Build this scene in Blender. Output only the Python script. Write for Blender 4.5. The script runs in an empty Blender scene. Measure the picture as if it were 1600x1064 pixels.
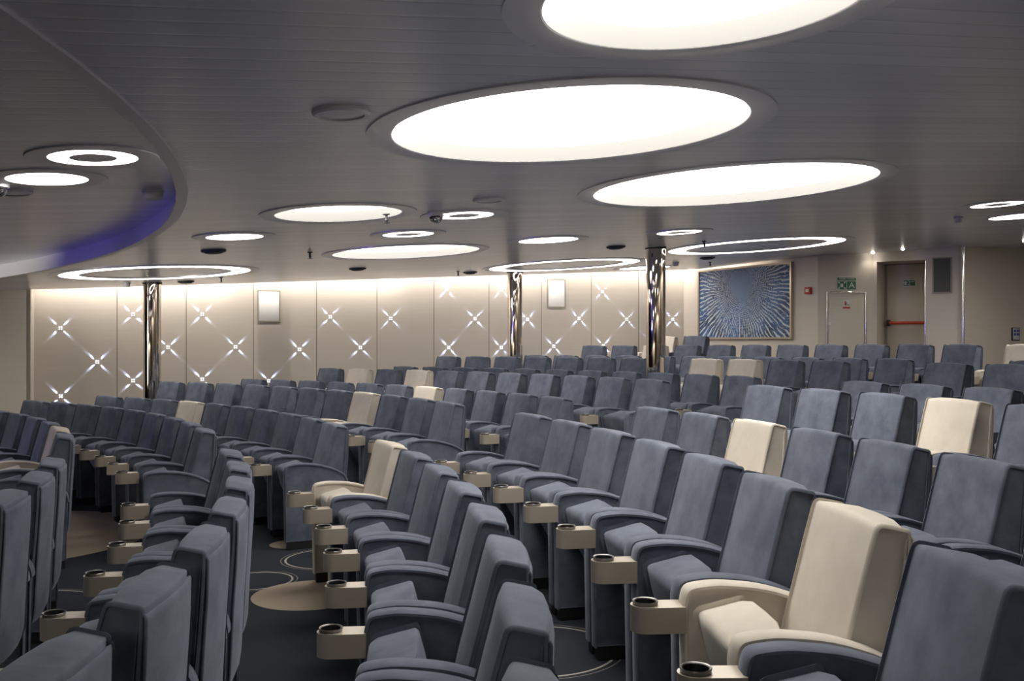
import bpy, bmesh, math, random
from mathutils import Vector, Matrix

random.seed(7)
scene = bpy.context.scene
COL = scene.collection

# ------------------------------------------------------------------ camera, world, exposure
EYE = 1.7924                      # lens height above the lowest seating level (m)
FPX, CXPX, HPX = 1524.1, 800.0, 533.0
cam_d = bpy.data.cameras.new('camera')
cam_d.sensor_width = 36.0
cam_d.lens = 36.0 * FPX / 1600.0
cam_d.shift_y = (HPX - 532.0) / 1600.0
cam_d.clip_start = 0.05
cam = bpy.data.objects.new('camera', cam_d)
cam.location = (0, 0, EYE)
cam.rotation_euler = (math.pi / 2, 0, 0)
COL.objects.link(cam)
scene.camera = cam

world = bpy.data.worlds.new('world')
scene.world = world
world.use_nodes = True
world.node_tree.nodes['Background'].inputs[0].default_value = (0.5, 0.55, 0.65, 1)
world.node_tree.nodes['Background'].inputs[1].default_value = 0.0

vs = scene.view_settings
scene.display_settings.display_device = 'sRGB'
vs.view_transform = 'Standard'
vs.look = 'None'
vs.gamma = 1.0
vs.use_curve_mapping = False
vs.exposure = 0.14
scene.cycles.use_denoising = True
scene.cycles.use_adaptive_sampling = False
scene.cycles.max_bounces = 7
scene.cycles.diffuse_bounces = 5
scene.cycles.glossy_bounces = 4
scene.cycles.sample_clamp_indirect = 6.0

DISC_E = 8.0        # emission of the large ceiling diffusers
COVE_W = 9.0       # watts per metre of the wall-washing cove strips
STAR_W = 9.0       # watts of one star beam

# ------------------------------------------------------------------ layout constants
CA, CB, CC = 0.0527, 0.012, 0.97          # ceiling plane: z = EYE + CC + CA x + CB y
CRISE = 0.155                              # rise of the round coffer
COFF = (-13.6, 2.24, 12.2)                 # coffer centre and radius
NC = (-12.633, 2.094)                      # centre of the near block's row arcs
FC = (-13.014, 3.032)                      # centre of the far block's row arcs
TILT = 0.00997
LEVEL = {'A': 0.0, 'B': 0.1536, 'C': 0.2916, 'D': 0.4356, 'E': 0.5916, 'F': 0.743}
PITCH = 0.696


def ceil_z(x, y):
    return EYE + CC + CA * x + CB * y


def tilt(x):
    return TILT * (x - NC[0])


def ceil_pt(px, py, c=CC):
    u = (px - CXPX) / FPX
    v = (HPX - py) / FPX
    Y = c / (v - CA * u - CB)
    return (u * Y, Y)


# ------------------------------------------------------------------ tagging helpers
def tag(o, label=None, cat=None, group=None, kind=None):
    if label: o['label'] = label
    if cat: o['category'] = cat
    if group: o['group'] = group
    if kind: o['kind'] = kind
    return o


def link(o, parent=None):
    COL.objects.link(o)
    if parent is not None:
        o.parent = parent
    return o


def mesh_obj(name, bm, mat, parent=None, smooth=True, loc=None, rotz=None):
    bmesh.ops.recalc_face_normals(bm, faces=bm.faces[:])
    me = bpy.data.meshes.new(name)
    bm.to_mesh(me)
    bm.free()
    for m in (mat if isinstance(mat, (list, tuple)) else [mat]):
        me.materials.append(m)
    if smooth:
        me.shade_smooth()
        me.set_sharp_from_angle(angle=math.radians(38))
    o = bpy.data.objects.new(name, me)
    link(o, parent)
    if loc is not None: o.location = loc
    if rotz is not None: o.rotation_euler = (0, 0, rotz)
    return o


def empty(name, loc, rotz=0.0):
    o = bpy.data.objects.new(name, None)
    o.empty_display_size = 0.1
    o.location = loc
    o.rotation_euler = (0, 0, rotz)
    return link(o)


def copy_tree(o, parent=None):
    c = o.copy()
    COL.objects.link(c)
    if parent is not None:
        c.parent = parent
    for ch in [x for x in o.children]:
        copy_tree(ch, c)
    return c


# ------------------------------------------------------------------ materials
def new_mat(name):
    m = bpy.data.materials.new(name)
    m.use_nodes = True
    nt = m.node_tree
    b = nt.nodes['Principled BSDF']
    return m, nt, b


def simple(name, col, rough=0.5, metal=0.0, spec=0.5, emit=None, estr=0.0):
    m, nt, b = new_mat(name)
    b.inputs['Base Color'].default_value = (*col, 1)
    b.inputs['Roughness'].default_value = rough
    b.inputs['Metallic'].default_value = metal
    b.inputs['Specular IOR Level'].default_value = spec
    if emit:
        b.inputs['Emission Color'].default_value = (*emit, 1)
        b.inputs['Emission Strength'].default_value = estr
    return m


def N(nt, t, **kw):
    n = nt.nodes.new(t)
    for k, v in kw.items():
        setattr(n, k, v)
    return n


def MATH(nt, op, a, b=None, c=None):
    n = N(nt, 'ShaderNodeMath', operation=op)
    for i, v in enumerate((a, b, c)):
        if v is None: continue
        if isinstance(v, (int, float)): n.inputs[i].default_value = v
        else: nt.links.new(v, n.inputs[i])
    return n.outputs[0]


def VMATH(nt, op, a, b=None):
    n = N(nt, 'ShaderNodeVectorMath', operation=op)
    for i, v in enumerate((a, b)):
        if v is None: continue
        if isinstance(v, (tuple, list)): n.inputs[i].default_value = v
        else: nt.links.new(v, n.inputs[i])
    return n.outputs['Value'] if op in ('LENGTH', 'DISTANCE', 'DOT_PRODUCT') else n.outputs[0]


def MIX(nt, fac, a, b):
    n = N(nt, 'ShaderNodeMix', data_type='RGBA')
    for sock, v in ((n.inputs[0], fac), (n.inputs[6], a), (n.inputs[7], b)):
        if isinstance(v, (int, float)): sock.default_value = v
        elif isinstance(v, (tuple, list)): sock.default_value = (*v, 1)
        else: nt.links.new(v, sock)
    return n.outputs[2]


def NOISE(nt, vec, scale, detail=3.0, rough=0.5):
    n = N(nt, 'ShaderNodeTexNoise')
    n.inputs['Scale'].default_value = scale
    n.inputs['Detail'].default_value = detail
    n.inputs['Roughness'].default_value = rough
    if vec is not None: nt.links.new(vec, n.inputs['Vector'])
    return n.outputs[0]


def velvet(name, c1, c2, sheen):
    m, nt, b = new_mat(name)
    tc = N(nt, 'ShaderNodeTexCoord')
    oi = N(nt, 'ShaderNodeObjectInfo')
    vec = VMATH(nt, 'ADD', tc.outputs['Object'], (0, 0, 0))
    off = N(nt, 'ShaderNodeCombineXYZ')
    r10 = MATH(nt, 'MULTIPLY', oi.outputs['Random'], 37.0)
    nt.links.new(r10, off.inputs[0]); nt.links.new(r10, off.inputs[1])
    vec = VMATH(nt, 'ADD', vec, off.outputs[0])
    n1 = NOISE(nt, vec, 7.0, 4.0, 0.6)
    n2 = NOISE(nt, vec, 900.0, 1.0)
    f = MATH(nt, 'MULTIPLY_ADD', n1, 2.8, -0.9)
    f = MATH(nt, 'MINIMUM', MATH(nt, 'MAXIMUM', f, 0.0), 1.0)
    nt.links.new(MIX(nt, f, c1, c2), b.inputs['Base Color'])
    b.inputs['Roughness'].default_value = 0.85
    b.inputs['Specular IOR Level'].default_value = 0.2
    b.inputs['Sheen Weight'].default_value = sheen
    b.inputs['Sheen Roughness'].default_value = 0.45
    b.inputs['Sheen Tint'].default_value = (min(1, c2[0] * 3 + .2), min(1, c2[1] * 3 + .2), min(1, c2[2] * 3 + .2), 1)
    bp = N(nt, 'ShaderNodeBump')
    bp.inputs['Strength'].default_value = 0.08
    bp.inputs['Distance'].default_value = 0.002
    nt.links.new(n2, bp.inputs['Height'])
    nt.links.new(bp.outputs[0], b.inputs['Normal'])
    return m


M = {}
M['blue'] = velvet('blue_velvet', (0.078, 0.090, 0.122), (0.134, 0.150, 0.192), 0.25)
M['cream'] = velvet('cream_velvet', (0.57, 0.515, 0.44), (0.64, 0.585, 0.505), 0.1)
M['plinth'] = simple('black_plinth', (0.012, 0.012, 0.013), 0.5)
M['cup'] = simple('champagne_lacquer', (0.44, 0.385, 0.31), 0.35, 0.25)
M['rim'] = simple('dark_metal_rim', (0.22, 0.21, 0.20), 0.35, 0.8)
M['liner'] = simple('black_rubber', (0.012, 0.012, 0.012), 0.45)
M['chrome'] = simple('chrome', (0.80, 0.78, 0.75), 0.08, 1.0)
M['column'] = simple('polished_column_steel', (0.78, 0.71, 0.63), 0.035, 1.0)
M['trimgrey'] = simple('grey_trim_ring', (0.95, 0.92, 0.94), 0.35, 0.35)
M['darkgrey'] = simple('dark_grey_vent', (0.045, 0.045, 0.048), 0.55)
M['whiteplastic'] = simple('white_plastic', (0.72, 0.71, 0.69), 0.4)
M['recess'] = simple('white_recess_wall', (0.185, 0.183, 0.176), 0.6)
M['diffuser'] = simple('glowing_diffuser', (0.9, 0.9, 0.9), 0.6, emit=(1.0, 0.955, 0.89), estr=DISC_E)
M['diffuser_small'] = simple('glowing_small_diffuser', (0.9, 0.9, 0.9), 0.6, emit=(1.0, 0.955, 0.89), estr=DISC_E * 1.1)
M['ledspot'] = simple('downlight_lens', (0.9, 0.9, 0.9), 0.4, emit=(1.0, 0.93, 0.82), estr=40.0)
M['starled'] = simple('star_lens', (0.9, 0.9, 0.95), 0.3, emit=(0.80, 0.86, 1.0), estr=6.0)
M['rubber_red'] = simple('red_plastic', (0.45, 0.03, 0.02), 0.35)
M['bar_red'] = simple('red_push_bar', (0.62, 0.075, 0.025), 0.35)
M['black'] = simple('black_plastic', (0.015, 0.015, 0.016), 0.4)
M['green'] = simple('safety_green', (0.02, 0.135, 0.055), 0.45)
M['signwhite'] = simple('sign_white', (0.72, 0.75, 0.68), 0.5)
M['fire_red'] = simple('sign_red', (0.50, 0.035, 0.03), 0.5)
M['swface'] = simple('switch_face', (0.55, 0.56, 0.58), 0.35)
M['swblue'] = simple('switch_blue', (0.05, 0.10, 0.30), 0.35)
M['paperpanel'] = simple('white_speaker_cloth', (0.88, 0.86, 0.82), 0.8)
M['ventpanel'] = simple('grey_green_panel', (0.085, 0.088, 0.078), 0.6)
M['greige'] = simple('greige_frame', (0.30, 0.265, 0.22), 0.5)
M['frame_champ'] = simple('champagne_frame', (0.50, 0.42, 0.33), 0.3, 0.6)


def ceiling_mat():
    m, nt, b = new_mat('ceiling_planks')
    tc = N(nt, 'ShaderNodeTexCoord')
    k = math.atan(0.28)
    d = VMATH(nt, 'DOT_PRODUCT', tc.outputs['Object'], (-math.sin(k), math.cos(k), 0.0))
    s = MATH(nt, 'MULTIPLY', d, 1 / 0.128)
    fr = MATH(nt, 'FRACT', s)
    cell = MATH(nt, 'FLOOR', s)
    wn = N(nt, 'ShaderNodeTexWhiteNoise', noise_dimensions='1D')
    nt.links.new(cell, wn.inputs['W'])
    groove = MATH(nt, 'LESS_THAN', MATH(nt, 'ABSOLUTE', MATH(nt, 'SUBTRACT', fr, 0.5)), 0.48)
    tone = MATH(nt, 'MULTIPLY_ADD', wn.outputs[0], 0.14, 0.93)
    colr = N(nt, 'ShaderNodeCombineColor')
    for i, v in enumerate((0.84, 0.83, 0.87)):
        nt.links.new(MATH(nt, 'MULTIPLY', tone, v), colr.inputs[i])
    nt.links.new(MIX(nt, groove, (0.55, 0.54, 0.54), colr.outputs[0]), b.inputs['Base Color'])
    b.inputs['Roughness'].default_value = 0.28
    b.inputs['Specular IOR Level'].default_value = 0.55
    b.inputs['Metallic'].default_value = 0.45
    # slightly bowed planks with a groove between them
    bow = MATH(nt, 'MULTIPLY', MATH(nt, 'SINE', MATH(nt, 'MULTIPLY', fr, math.pi)), 1.0)
    h = MATH(nt, 'MINIMUM', MATH(nt, 'MULTIPLY', bow, 2.5), 1.0)
    h = MATH(nt, 'ADD', h, MATH(nt, 'MULTIPLY', MATH(nt, 'MULTIPLY', MATH(nt, 'SUBTRACT', wn.outputs[0], 0.5), MATH(nt, 'SUBTRACT', fr, 0.5)), 1.6))
    bp = N(nt, 'ShaderNodeBump')
    bp.inputs['Strength'].default_value = 0.22
    bp.inputs['Distance'].default_value = 0.003
    nt.links.new(h, bp.inputs['Height'])
    nt.links.new(bp.outputs[0], b.inputs['Normal'])
    return m


M['ceiling'] = ceiling_mat()
M['lip'] = simple('coffer_lip', (0.92, 0.88, 0.89), 0.4, 0.35)
M['coffer_wall'] = simple('coffer_wall_paint', (0.55, 0.54, 0.55), 0.5)


def grain_mat(name, c1, c2, rough=0.5):
    """horizontally grained veneer on vertical walls"""
    m, nt, b = new_mat(name)
    tc = N(nt, 'ShaderNodeTexCoord')
    v = VMATH(nt, 'MULTIPLY', tc.outputs['Object'], (0.9, 0.9, 26.0))
    n = NOISE(nt, v, 1.6, 5.0, 0.6)
    n2 = NOISE(nt, VMATH(nt, 'MULTIPLY', tc.outputs['Object'], (0.5, 0.5, 130.0)), 1.2, 2.0)
    f = MATH(nt, 'MULTIPLY_ADD', n, 1.5, -0.35)
    f = MATH(nt, 'ADD', MATH(nt, 'MULTIPLY', f, 0.75), MATH(nt, 'MULTIPLY', n2, 0.3))
    nt.links.new(MIX(nt, f, c1, c2), b.inputs['Base Color'])
    b.inputs['Roughness'].default_value = rough
    return m


M['veneer'] = grain_mat('greige_veneer', (0.60, 0.54, 0.46), (0.69, 0.625, 0.535))
M['wallback'] = simple('plain_wall', (0.50, 0.45, 0.39), 0.7)


def starwall_mat(seams, length):
    m, nt, b = new_mat('satin_wall_panels')
    tc = N(nt, 'ShaderNodeTexCoord')
    sx = N(nt, 'ShaderNodeSeparateXYZ')
    nt.links.new(tc.outputs['Object'], sx.inputs[0])
    acc = None
    for s in seams:
        d = MATH(nt, 'LESS_THAN', MATH(nt, 'ABSOLUTE', MATH(nt, 'SUBTRACT', sx.outputs[0], s)), 0.006)
        acc = d if acc is None else MATH(nt, 'MAXIMUM', acc, d)
    n = NOISE(nt, VMATH(nt, 'MULTIPLY', tc.outputs['Object'], (1.0, 1.0, 14.0)), 1.3, 3.0)
    base = MIX(nt, n, (0.50, 0.445, 0.38), (0.55, 0.495, 0.425))
    nt.links.new(MIX(nt, acc, base, (0.16, 0.13, 0.10)), b.inputs['Base Color'])
    b.inputs['Roughness'].default_value = 0.42
    b.inputs['Specular IOR Level'].default_value = 0.35
    return m


def carpet_mat():
    m, nt, b = new_mat('patterned_carpet')
    tc = N(nt, 'ShaderNodeTexCoord')
    P = VMATH(nt, 'MULTIPLY', tc.outputs['Object'], (1, 1, 0))
    fine = NOISE(nt, tc.outputs['Object'], 420.0, 2.0)
    big = NOISE(nt, tc.outputs['Object'], 2.2, 4.0)
    col = MIX(nt, fine, (0.018, 0.021, 0.028), (0.040, 0.044, 0.055))
    tan = MIX(nt, big, (0.33, 0.27, 0.205), (0.42, 0.35, 0.27))
    tan = MIX(nt, MATH(nt, 'MULTIPLY', fine, 0.35), tan, (0.25, 0.20, 0.15))
    line = (0.40, 0.37, 0.33)

    def dist(c):
        return VMATH(nt, 'DISTANCE', P, (c[0], c[1], 0))
    for c, r in CARPET_DISCS:
        col = MIX(nt, MATH(nt, 'LESS_THAN', dist(c), r), col, tan)
    for c, r in CARPET_RINGS:
        d = dist(c)
        a = MATH(nt, 'LESS_THAN', MATH(nt, 'ABSOLUTE', MATH(nt, 'SUBTRACT', d, r)), 0.007)
        a2 = MATH(nt, 'LESS_THAN', MATH(nt, 'ABSOLUTE', MATH(nt, 'SUBTRACT', d, r + 0.035)), 0.0035)
        col = MIX(nt, MATH(nt, 'MAXIMUM', a, MATH(nt, 'MULTIPLY', a2, 0.5)), col, line)
    nt.links.new(col, b.inputs['Base Color'])
    b.inputs['Roughness'].default_value = 0.95
    b.inputs['Specular IOR Level'].default_value = 0.1
    bp = N(nt, 'ShaderNodeBump')
    bp.inputs['Strength'].default_value = 0.3
    bp.inputs['Distance'].default_value = 0.003
    nt.links.new(fine, bp.inputs['Height'])
    nt.links.new(bp.outputs[0], b.inputs['Normal'])
    return m


CARPET_DISCS = [((-1.33, 6.47), 0.39), ((-1.83, 8.1), 0.18), ((-4.5, 8.5), 1.33), ((0.9, 8.9), 0.5), ((-6.8, 5.0), 0.8)]
CARPET_RINGS = [((-1.80, 6.86), 0.25), ((-1.39, 7.55), 0.355), ((-3.1, 6.1), 0.54), ((0.12, 4.78), 0.39),
                ((-5.6, 6.3), 0.5), ((1.9, 9.6), 0.4)]
M['carpet'] = carpet_mat()


def painting_mat(w, h):
    """radial and concentric pale strokes over blue, around a soft blue hollow"""
    m, nt, b = new_mat('radial_stroke_painting')
    tc = N(nt, 'ShaderNodeTexCoord')
    O = tc.outputs['Object']                      # x along the canvas, z up
    warp = N(nt, 'ShaderNodeTexNoise'); warp.inputs['Scale'].default_value = 3.0
    nt.links.new(O, warp.inputs['Vector'])
    wv = VMATH(nt, 'SCALE', VMATH(nt, 'SUBTRACT', warp.outputs['Color'], (0.5, 0.5, 0.5)))
    wv.node.inputs['Scale'].default_value = 0.10
    P = VMATH(nt, 'ADD', O, wv)
    P = VMATH(nt, 'SUBTRACT', P, (-0.02 * w, 0, 0.24 * h))
    s = N(nt, 'ShaderNodeSeparateXYZ'); nt.links.new(P, s.inputs[0])
    x, z = s.outputs[0], s.outputs[2]
    r = MATH(nt, 'SQRT', MATH(nt, 'ADD', MATH(nt, 'MULTIPLY', x, x), MATH(nt, 'MULTIPLY', z, z)))
    th = MATH(nt, 'ARCTAN2', z, x)
    lr = MATH(nt, 'LOGARITHM', MATH(nt, 'ADD', r, 0.12), math.e)

    def polar(ka, kr, seed):
        cv = N(nt, 'ShaderNodeCombineXYZ')
        nt.links.new(MATH(nt, 'MULTIPLY', th, ka), cv.inputs[0])
        nt.links.new(MATH(nt, 'MULTIPLY', lr, kr), cv.inputs[1])
        cv.inputs[2].default_value = seed
        return cv.outputs[0]

    def lines(coord, freq, wob, thr, mask, cut):
        ph = MATH(nt, 'MULTIPLY_ADD', coord, freq, MATH(nt, 'MULTIPLY', wob, 9.0))
        return MATH(nt, 'MULTIPLY', MATH(nt, 'GREATER_THAN', MATH(nt, 'SINE', ph), thr), MATH(nt, 'GREATER_THAN', mask, cut))
    radial = lines(th, 92.0, NOISE(nt, polar(3, 3, 1.0), 1.0, 3.0), 0.45, NOISE(nt, polar(26, 6, 4.0), 1.0, 2.0), 0.44)
    ring = lines(lr, 105.0, NOISE(nt, polar(4, 4, 9.0), 1.0, 2.0), 0.35, NOISE(nt, polar(14, 22, 2.0), 1.0, 2.0), 0.46)
    fine = lines(th, 150.0, NOISE(nt, polar(6, 9, 5.0), 1.0, 2.0), 0.3, NOISE(nt, polar(40, 30, 7.0), 1.0, 2.0), 0.5)
    bl = NOISE(nt, O, 2.0, 5.0)
    blf = MATH(nt, 'MINIMUM', MATH(nt, 'MAXIMUM', MATH(nt, 'MULTIPLY_ADD', bl, 3.0, -1.0), 0.0), 1.0)
    base = MIX(nt, blf, (0.016, 0.03, 0.07), (0.06, 0.15, 0.36))
    pale = (0.62, 0.68, 0.70)
    near = MATH(nt, 'MINIMUM', MATH(nt, 'MAXIMUM', MATH(nt, 'MULTIPLY_ADD', r, -1.25, 1.35), 0.0), 1.0)
    col = MIX(nt, MATH(nt, 'MULTIPLY', MATH(nt, 'MULTIPLY', ring, near), 0.8), base, pale)
    far = MATH(nt, 'MINIMUM', MATH(nt, 'MAXIMUM', MATH(nt, 'MULTIPLY_ADD', r, 2.2, -0.7), 0.0), 1.0)
    col = MIX(nt, MATH(nt, 'MULTIPLY', MATH(nt, 'MULTIPLY', radial, far), 0.9), col, pale)
    col = MIX(nt, MATH(nt, 'MULTIPLY', fine, 0.45), col, (0.42, 0.50, 0.58))
    hol = MATH(nt, 'MINIMUM', MATH(nt, 'MAXIMUM', MATH(nt, 'MULTIPLY_ADD', r, -6.0, 2.2), 0.0), 1.0)
    col = MIX(nt, hol, col, (0.17, 0.24, 0.38))
    nt.links.new(col, b.inputs['Base Color'])
    b.inputs['Roughness'].default_value = 0.6
    return m


# ------------------------------------------------------------------ mesh helpers
def add_box(bm, x0, x1, y0, y1, z0, z1, bev=0.0, seg=2):
    vs_ = [bm.verts.new(p) for p in ((x0, y0, z0), (x1, y0, z0), (x1, y1, z0), (x0, y1, z0),
                                     (x0, y0, z1), (x1, y0, z1), (x1, y1, z1), (x0, y1, z1))]
    fs = [bm.faces.new([vs_[i] for i in f]) for f in ((3, 2, 1, 0), (4, 5, 6, 7), (0, 1, 5, 4), (1, 2, 6, 5), (2, 3, 7, 6), (3, 0, 4, 7))]
    if bev > 0:
        es = list({e for f in fs for e in f.edges})
        bmesh.ops.bevel(bm, geom=es, offset=bev, segments=seg, affect='EDGES', profile=0.5)


def add_lathe(bm, prof, seg=32, cx=0, cy=0, cap0=False, cap1=False):
    rings = []
    for r, z in prof:
        rings.append([bm.verts.new((cx + r * math.cos(2 * math.pi * i / seg), cy + r * math.sin(2 * math.pi * i / seg), z)) for i in range(seg)])
    for a, b in zip(rings, rings[1:]):
        for i in range(seg):
            bm.faces.new((a[i], a[(i + 1) % seg], b[(i + 1) % seg], b[i]))
    if cap0: bm.faces.new(rings[0][::-1])
    if cap1: bm.faces.new(rings[-1])
    return rings


def add_tube(bm, p0, p1, r, seg=12, caps=True):
    p0, p1 = Vector(p0), Vector(p1)
    d = (p1 - p0).normalized()
    q = d.to_track_quat('Z', 'Y')
    rs = []
    for p in (p0, p1):
        rs.append([bm.verts.new(p + q @ Vector((r * math.cos(2 * math.pi * i / seg), r * math.sin(2 * math.pi * i / seg), 0))) for i in range(seg)])
    for i in range(seg):
        bm.faces.new((rs[0][i], rs[0][(i + 1) % seg], rs[1][(i + 1) % seg], rs[1][i]))
    if caps:
        bm.faces.new(rs[0][::-1]); bm.faces.new(rs[1])


def fillet(pts, seg=4):
    """closed polygon of (x, z, radius) -> smooth list of (x, z)"""
    out = []
    n = len(pts)
    for i in range(n):
        p = Vector(pts[i][:2]); r = pts[i][2]
        a = Vector(pts[i - 1][:2]); c = Vector(pts[(i + 1) % n][:2])
        if r <= 0:
            out.append((p.x, p.y)); continue
        d1 = (a - p); d2 = (c - p)
        l = min(r, d1.length * 0.48, d2.length * 0.48)
        q0 = p + d1.normalized() * l; q1 = p + d2.normalized() * l
        for k in range(seg + 1):
            t = k / seg
            q = q0 * (1 - t) ** 2 + p * 2 * t * (1 - t) + q1 * t * t
            out.append((q.x, q.y))
    return out


def inset(poly, d):
    if d == 0: return list(poly)
    n = len(poly)
    area = sum(poly[i][0] * poly[(i + 1) % n][1] - poly[(i + 1) % n][0] * poly[i][1] for i in range(n))
    sgn = 1 if area > 0 else -1
    out = []
    for i in range(n):
        a, p, c = Vector(poly[i - 1]), Vector(poly[i]), Vector(poly[(i + 1) % n])
        e1 = (p - a); e2 = (c - p)
        n1 = Vector((-e1.y, e1.x)).normalized() if e1.length > 1e-9 else Vector((0, 0))
        n2 = Vector((-e2.y, e2.x)).normalized() if e2.length > 1e-9 else n1
        nn = (n1 + n2)
        nn = nn.normalized() if nn.length > 1e-6 else n1
        out.append(tuple(p + nn * sgn * d))
    return out


def loft(bm, prof, half, r, y0=0.0, mids=0, bulge=None):
    """rounded slab: profile (x, z) swept across y in [-half, half] with edges rounded by r"""
    st = []
    K = 3
    for k in range(K + 1):
        a = k / K * math.pi / 2
        st.append((-half + r * (1 - math.sin(a)), r * (1 - math.cos(a))))
    for k in range(1, mids + 1):
        st.append((-(half - r) + 2 * (half - r) * k / (mids + 1), 0.0))
    for k in range(K, -1, -1):
        a = k / K * math.pi / 2
        st.append((half - r * (1 - math.sin(a)), r * (1 - math.cos(a))))
    rings = []
    for y, ins in st:
        ring = []
        for (x, z) in inset(prof, ins):
            if bulge: x, z = bulge(x, y / half, z)
            ring.append(bm.verts.new((x, y0 + y, z)))
        rings.append(ring)
    n = len(rings[0])
    for a, b in zip(rings, rings[1:]):
        for i in range(n):
            bm.faces.new((a[i], a[(i + 1) % n], b[(i + 1) % n], b[i]))
    bm.faces.new(rings[0][::-1]); bm.faces.new(rings[-1])


def fill_loops(bm, loops):
    """planar face between an outer loop and hole loops (lists of (x, y, z))"""
    edges = []
    for lp in loops:
        vv = [bm.verts.new(p) for p in lp]
        for i in range(len(vv)):
            edges.append(bm.edges.new((vv[i], vv[(i + 1) % len(vv)])))
    bmesh.ops.triangle_fill(bm, edges=edges, use_beauty=True, use_dissolve=False)
    return edges


def circle(cx, cy, r, n):
    return [(cx + r * math.cos(2 * math.pi * i / n), cy + r * math.sin(2 * math.pi * i / n)) for i in range(n)]


# ------------------------------------------------------------------ floor: raked levels in two blocks
def build_floor():
    bm = bmesh.new()
    radii = [0.6, 12.80, 14.98, 17.30, 19.62, 20.74, 48.0]
    lv = [LEVEL[k] for k in 'ABCDEF']
    na = [-1.75 + i * (0.395 + 1.75) / 40 for i in range(41)]
    fa = [0.375 + i * (2.5 - 0.375) / 44 for i in range(45)]

    def line(r, z):
        out = []
        for a in na:
            x, y = NC[0] + r * math.cos(a), NC[1] + r * math.sin(a)
            out.append(bm.verts.new((x, y, z + tilt(x))))
        for a in fa:
            x, y = FC[0] + r * math.cos(a), FC[1] + r * math.sin(a)
            out.append(bm.verts.new((x, y, z + tilt(x))))
        return out
    prev_top = None
    for i, z in enumerate(lv):
        inner = line(radii[i], z)
        outer = line(radii[i + 1], z)
        for j in range(len(inner) - 1):
            bm.faces.new((inner[j], outer[j], outer[j + 1], inner[j + 1]))
        if prev_top:
            for j in range(len(inner) - 1):
                bm.faces.new((prev_top[j], inner[j], inner[j + 1], prev_top[j + 1]))
        prev_top = outer
    # the flat area around the stage side
    x0, x1, y0, y1 = -30, -12.0, -14, 20
    vv = [bm.verts.new((x, y, -0.02 + tilt(x))) for x, y in ((x0, y0), (x1, y0), (x1, y1), (x0, y1))]
    bm.faces.new(vv)
    o = mesh_obj('floor', bm, M['carpet'], smooth=False)
    tag(o, 'dark blue-grey stepped carpet with tan discs and fine pale rings', 'floor', kind='structure')


build_floor()

# ------------------------------------------------------------------ walls
# far wall: recessed behind the ceiling edge, washed from a hidden cove
FW0 = Vector((-7.40, 15.10)); FW1 = Vector((3.40, 19.32))
PW1 = Vector((5.10, 16.27))
W3 = Vector((6.08, 16.44))
W4 = Vector((7.22, 15.70))
ZB = -0.1


def wall_frame(a, b):
    d = (b - a).normalized()
    ang = math.atan2(d.y, d.x)
    n = Vector((d.y, -d.x))          # towards the camera for walls running left to right
    return d, ang, n


def ray_on(a, b, px, py, off=0.0):
    """where the sight line of a photo point meets a wall: (distance along it, height)"""
    d, ang, n = wall_frame(a, b)
    a = a + n * off
    u = (px - CXPX) / FPX
    # a + s d = (uY, Y)
    s = (u * a.y - a.x) / (d.x - u * d.y)
    Y = a.y + s * d.y
    return s, EYE + (HPX - py) / FPX * Y


def wall_pos(a, b, s, z, off=0.0):
    d, ang, n = wall_frame(a, b)
    p = a + d * s + n * off
    return (p.x, p.y, z)


def add_wall(name, a, b, mat, z0, z1a, z1b=None, label=None, thick=0.12, z0b=None):
    d, ang, n = wall_frame(a, b)
    L = (b - a).length
    z1b = z1a if z1b is None else z1b
    bm = bmesh.new()
    v = [bm.verts.new(p) for p in ((0, 0, z0), (L, 0, z0), (L, 0, z1b), (0, 0, z1a),
                                   (0, thick, z0), (L, thick, z0), (L, thick, z1b), (0, thick, z1a))]
    for f in ((0, 1, 2, 3), (5, 4, 7, 6), (4, 0, 3, 7), (1, 5, 6, 2), (3, 2, 6, 7), (4, 5, 1, 0)):
        bm.faces.new([v[i] for i in f])
    o = mesh_obj(name, bm, mat, smooth=False, loc=(a.x, a.y, 0), rotz=ang)
    tag(o, label, 'wall', kind='structure')
    return o


seams = [ray_on(FW0, FW1, px, 480)[0] for px in (183, 291, 396, 494.5, 589, 678, 764, 846, 924, 997.5)]
M['starwall'] = starwall_mat(seams, (FW1 - FW0).length)
TOPZ = 4.2
add_wall('wall_far', FW0, FW1 + (FW1 - FW0).normalized() * 0.1, M['starwall'], ZB, TOPZ, label='pale panelled far wall dotted with star lights')
dL, aL, nL = wall_frame(FW0, FW1)
LW = FW0 + nL * 0.62                                   # left wall stands proud of the star wall
add_wall('wall_left_return', LW, FW0, M['wallback'], ZB, TOPZ, label='narrow pale return at the left end of the star wall', thick=0.05)
LW2 = LW - dL * 1.2
add_wall('wall_left', LW2, LW, M['veneer'], ZB, TOPZ, label='plain tan wall left of the star wall')
corner = [LW2, Vector((-14.0, 16.2)), Vector((-27.5, 16.2)), Vector((-27.5, -11.5)), Vector((13.5, -11.5)), Vector((13.5, 12.0))]
names_ = ['wall_side_left', 'wall_side_far_left', 'wall_stage', 'wall_rear', 'wall_right']
for i in range(5):
    add_wall(names_[i], corner[i + 1], corner[i], M['wallback'], ZB - 0.5, TOPZ, label='plain greige outer wall of the auditorium')
add_wall('wall_painting', FW1, PW1, M['veneer'], ZB, TOPZ, label='greige wall that carries the large blue painting')
add_wall('wall_cabinet', PW1, W3, M['veneer'], ZB, TOPZ, label='greige wall with the chrome framed cabinet door')
W5a = Vector((7.27, 15.92)); W5b = Vector((11.2, 18.9))
add_wall('wall_far_right', W5a, W5b, M['veneer'], ZB, TOPZ, label='greige veneer wall at the far right')
add_wall('wall_side_right', W5b, Vector((13.5, 12.0)), M['wallback'], ZB, TOPZ, label='plain greige side wall at the far right')
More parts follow.
